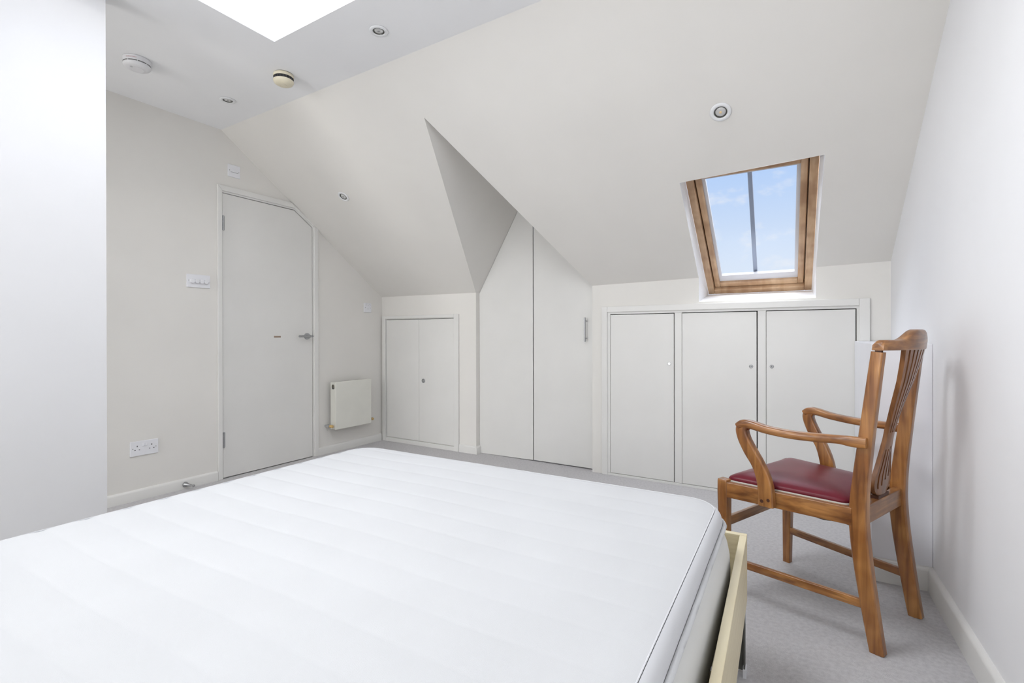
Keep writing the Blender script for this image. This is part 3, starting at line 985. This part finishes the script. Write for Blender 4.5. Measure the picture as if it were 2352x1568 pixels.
# ------------------------------------------------------------------ chair
ch = empty('armchair', (.252, 2.043, 0), math.radians(66.48))
tag(ch, 'old wooden elbow chair with fan-shaped slatted back and burgundy leather seat', 'chair')
UP = Vector((0, 0, 1))
def catmull(P, k=8):
    out = []
    n = len(P)
    for i in range(n - 1):
        p0, p1, p2, p3 = P[max(i - 1, 0)], P[i], P[i + 1], P[min(i + 2, n - 1)]
        for j in range(k):
            t_ = j / k
            out.append(tuple(.5 * (2 * b + (c_ - a_) * t_ + (2 * a_ - 5 * b + 4 * c_ - d) * t_ ** 2 + (3 * b - a_ - 3 * c_ + d) * t_ ** 3)
                             for a_, b, c_, d in zip(p0, p1, p2, p3)))
    out.append(tuple(P[-1]))
    return out
def sweep(P, side, k=8, rnd=.25, seg=4, raw=False):
    """P: (x,y,z,width_along_side,thickness). rounded-rectangle section"""
    Q = P if raw else catmull(P, k)
    pts = [Vector(q[:3]) for q in Q]
    rings = []
    for i, q in enumerate(Q):
        tg = (pts[min(i + 1, len(pts) - 1)] - pts[max(i - 1, 0)]).normalized()
        sd = Vector(side)
        sd = (sd - tg * sd.dot(tg)).normalized()
        nn = tg.cross(sd)
        a_, b = q[3] / 2, q[4] / 2
        r_ = rnd * min(q[3], q[4])
        ring = []
        for (sx, sy, q0) in ((1, 1, 0), (-1, 1, 90), (-1, -1, 180), (1, -1, 270)):
            for m_ in range(seg + 1):
                an = math.radians(q0 + 90 * m_ / seg)
                ring.append(pts[i] + sd * (sx * (a_ - r_) + r_ * math.cos(an)) + nn * (sy * (b - r_) + r_ * math.sin(an)))
        rings.append(ring)
    return MB().rings(rings)
# rear legs running up into the back posts
for sg in (-1, 1):
    v = .1726 * sg
    P = [(v, .000, 0, .030, .040), (v, .019, .12, .032, .044), (v, .040, .27, .035, .048), (v, .050, .38, .036, .050), (v, .050, .45, .036, .048),
         (v * 1.005, .043, .54, .035, .043), (v * 1.01, .030, .66, .034, .039), (v * 1.015, .014, .80, .032, .036), (v * 1.02, -.002, .936, .030, .033)]
    sweep(P, (1, 0, 0), 6, .16).build('rear_leg', WOOD_Z, ch, smooth=50)
# front legs
for sg in (-1, 1):
    P = [(.2385 * sg, .467, 0, .028, .028), (.2420 * sg, .467, .20, .033, .033), (.2465 * sg, .467, .37, .038, .038), (.2465 * sg, .467, .436, .038, .038), (.2465 * sg, .467, .444, .034, .034)]
    sweep(P, (1, 0, 0), 3, .14).build('front_leg', WOOD_Z, ch, smooth=50)
def bar(name, a_, b, hgt, th, m_, rnd=.15):
    a_, b = Vector(a_), Vector(b)
    P = [(*a_, hgt, th), (*b, hgt, th)]
    return sweep(P, (0, 0, 1), 1, rnd, raw=True).build(name, m_, ch, smooth=50)
for sg in (-1, 1):
    bar('seat_rail', (.2520 * sg, .452, .4085), (.1810 * sg, .068, .4085), .056, .022, WOOD_Y, .1)
    bar('stretcher', (.2370 * sg, .458, .140), (.1735 * sg, .028, .138), .027, .016, WOOD_Y)
bar('seat_rail', (-.225, .466, .4085), (.225, .466, .4085), .056, .022, WOOD_X, .1)
bar('seat_rail', (-.158, .050, .412), (.158, .050, .412), .060, .026, WOOD_X, .1)
bar('stretcher', (-.222, .465, .282), (.222, .465, .282), .034, .016, WOOD_X)
# webbing sagging under the seat
wb = MB()
rows = []
for j in range(25):
    u = j / 24
    y = .455 - u * .385
    hw = .238 - u * .064
    row = []
    for i in range(13):
        q = i / 12 * 2 - 1
        z = .381 - .014 * (1 - q * q) - .0035 * math.sin(u * 26) * (.5 + .5 * u) - .006 * u
        row.append((hw * q * .97, y, z))
    rows.append(row)
for row in rows:
    wb.v += row
for j in range(24):
    for i in range(12):
        a_ = j * 13 + i
        wb.f.append((a_, a_ + 1, a_ + 14, a_ + 13))
o = wb.build('webbing', WEB, ch, smooth=80)
md = o.modifiers.new('thick', 'SOLIDIFY'); md.thickness = .003
# drop-in seat
def seat_ring(inset, z, r=.03, n=6, sag=0):
    yb, yf = .074 + inset, .470 - inset
    def hw(y):
        return (.176 + (.2405 - .176) * (y - .068) / (.45 - .068)) - inset
    c = [(hw(yf), yf), (-hw(yf), yf), (-hw(yb), yb), (hw(yb), yb)]
    pts = []
    for i in range(4):
        p = Vector(c[i]); a_ = Vector(c[i - 1]); b = Vector(c[(i + 1) % 4])
        d0, d1 = (a_ - p).normalized(), (b - p).normalized()
        s0, s1 = p + d0 * r, p + d1 * r
        for k in range(n + 1):
            t_ = k / n
            q = (s0 * (1 - t_) ** 2 + p * 2 * t_ * (1 - t_) + s1 * t_ ** 2)
            pts.append(q)
        nx = Vector(c[(i + 1) % 4]) + ((p - Vector(c[(i + 1) % 4])).normalized()) * r
        for k in range(1, 12):
            pts.append(s1 + (nx - s1) * k / 12)
    return [(q.x, q.y, z - sag * abs(q.x) / .24) for q in pts]
st = MB().rings([seat_ring(.012, .436), seat_ring(.006, .4405), seat_ring(.004, .4455), seat_ring(.007, .4515), seat_ring(.014, .457), seat_ring(.028, .4635), seat_ring(.05, .4690), seat_ring(.085, .4735),
                 seat_ring(.12, .4760), seat_ring(.15, .4768)])
sto = st.build('seat_cushion', LEATHER, ch, smooth=70)
MB().rings([seat_ring(.009, .4325), seat_ring(.0025, .434), seat_ring(.0015, .4385), seat_ring(.006, .4405), seat_ring(.02, .440)]).build('cloth_edge', CANVAS, sto, smooth=60)
# arms and their scrolled supports
for sg in (-1, 1):
    def A(v, u, z, w_, t_):
        return (v * sg, u, z, w_, t_)
    P = [A(.1985, .022, .651, .022, .034), A(.2015, .062, .651, .024, .034), A(.2065, .098, .652, .027, .028), A(.222, .155, .650, .034, .028), A(.240, .225, .650, .037, .027),
         A(.252, .300, .656, .037, .027), A(.257, .355, .666, .036, .030), A(.258, .384, .664, .035, .034), A(.258, .401, .652, .034, .034)]
    sweep(P, (1, 0, 0), 7, .36).build('armrest', WOOD_Y, ch, smooth=60)
    P = [A(.258, .382, .662, .032, .040), A(.258, .389, .643, .033, .040), A(.2575, .381, .612, .031, .041), A(.2545, .361, .572, .029, .043), A(.2505, .336, .530, .028, .042), A(.2465, .318, .485, .027, .048),
         A(.2465, .309, .440, .026, .052), A(.2455, .307, .385, .026, .054)]
    so = sweep(P, (1, 0, 0), 7, .22).build('arm_support', WOOD_Z, ch, smooth=60)
    for (u, z) in ((.319, .402), (.296, .410)):
        MB().lathe([(0, 0), (.0062, 0), (.0058, .0012), (0, .0014)], (.2583 * sg, u, z), (sg, 0, 0), 18, False, False).build('dowel_plug', PLUG, so, smooth=50)
    MB().lathe([(0, 0), (.0045, 0), (.0042, .0008), (0, .001)], (.174 * sg, .034 - .0195, .648), (0, -1, -.1), 16, False, False).build('peg', PLUG, ch)
# back splat: fan of slots, curved front to back
SPZ = [.452, .462, .475, .492, .515, .540, .570, .600, .625, .645, .665, .70, .75, .80, .85, .90, .944]
def shw(z):
    key = [(.452, .040), (.462, .052), (.475, .066), (.490, .073), (.515, .070), (.56, .050), (.60, .037), (.645, .029), (.68, .030), (.74, .040), (.80, .053), (.86, .068), (.90, .079), (.944, .091)]
    for (a_, wa), (b, wb_) in zip(key, key[1:]):
        if z <= b + 1e-9:
            return wa + (wb_ - wa) * (z - a_) / (b - a_)
    return key[-1][1]
def su(z):
    key = [(.452, .053), (.52, .047), (.60, .036), (.68, .022), (.76, .002), (.84, -.020), (.90, -.033), (.944, -.041)]
    for (a_, wa), (b, wb_) in zip(key, key[1:]):
        if z <= b + 1e-9:
            return wa + (wb_ - wa) * (z - a_) / (b - a_)
    return key[-1][1]
NR = 6                                       # ribs
rib, slot = 1.0, .62
tot = NR * rib + (NR - 1) * slot
edges = [0]
for k in range(NR):
    edges.append(edges[-1] + rib / tot)
    if k < NR - 1:
        edges.append(edges[-1] + slot / tot)
zz = sorted(set([round(.452 + i * (.944 - .452) / 60, 4) for i in range(61)]))
sp = MB()
def slotted(col, z):
    if col % 2 == 0:
        return False
    k = (col - 1) // 2
    lo1 = .500 + .010 * abs(k - 2) if k >= 2 else .492 - .008 * (2 - k)
    if lo1 <= z <= .605 + .004 * k:
        return True
    return z >= .668
cols = len(edges) - 1
idx = {}
def vid(c_, r_, side):
    key = (c_, r_, side)
    if key not in idx:
        z = zz[r_]
        hw = shw(z)
        e_ = edges[c_]
        x = (e_ * 2 - 1) * hw
        bow = -.006 * (1 - (e_ * 2 - 1) ** 2)
        idx[key] = len(sp.v)
        sp.v.append((x, su(z) + bow + (.0065 if side else -.0065), z))
    return idx[key]
rows_n = len(zz) - 1
full = [[not slotted(c_, (zz[r_] + zz[r_ + 1]) / 2) for r_ in range(rows_n)] for c_ in range(cols)]
for c_ in range(cols):
    for r_ in range(rows_n):
        if not full[c_][r_]:
            continue
        sp.f.append((vid(c_, r_, 0), vid(c_ + 1, r_, 0), vid(c_ + 1, r_ + 1, 0), vid(c_, r_ + 1, 0)))
        sp.f.append((vid(c_, r_, 1), vid(c_, r_ + 1, 1), vid(c_ + 1, r_ + 1, 1), vid(c_ + 1, r_, 1)))
        for (dc, dr, p_, q_) in ((-1, 0, (c_, r_), (c_, r_ + 1)), (1, 0, (c_ + 1, r_ + 1), (c_ + 1, r_)), (0, -1, (c_ + 1, r_), (c_, r_)), (0, 1, (c_, r_ + 1), (c_ + 1, r_ + 1))):
            cc_, rr_ = c_ + dc, r_ + dr
            if not (0 <= cc_ < cols and 0 <= rr_ < rows_n) or not full[cc_][rr_]:
                sp.f.append((vid(*p_, 0), vid(*q_, 0), vid(*q_, 1), vid(*p_, 1)))
sp.build('back_splat', WOOD_B, ch, smooth=50)
bar('splat_shoe', (-.045, .052, .447), (.045, .052, .447), .012, .024, PLUG, .1)
# crest rail
def ctop(v):
    a_ = abs(v)
    if a_ > .176:
        return .973 - .010 * ((a_ - .176) / .014) ** 2
    if a_ > .122:
        return .973
    t_ = 1 - a_ / .122
    return .973 + .033 * (.5 - .5 * math.cos(math.pi * min(1, t_ * 1.25)))
rings = []
NV = 60
for i in range(NV + 1):
    v = -.190 + .380 * i / NV
    f = 1 - (v / .19) ** 2
    uc = -.004 - .038 * f
    zb, zt_ = .9405, ctop(v)
    th = .0155
    ring = []
    prof = [(-th, zb + .002), (-th + .002, zb), (th - .002, zb), (th, zb + .002), (th, zt_ - .006), (th - .003, zt_ - .0015), (th - .007, zt_), (-th + .007, zt_), (-th + .003, zt_ - .0015), (-th, zt_ - .006)]
    for a_, z in prof:
        lean = -(z - .94) * .12
        ring.append((v, uc + a_ + lean, z))
    rings.append(ring)
MB().rings(rings).build('crest_rail', WOOD_X, ch, smooth=40)
for sg in (-1, 1):
    MB().box(.1755 * sg - .009, .1755 * sg + .009, -.011, .005, .930, .945).build('tenon', PLUG, ch)
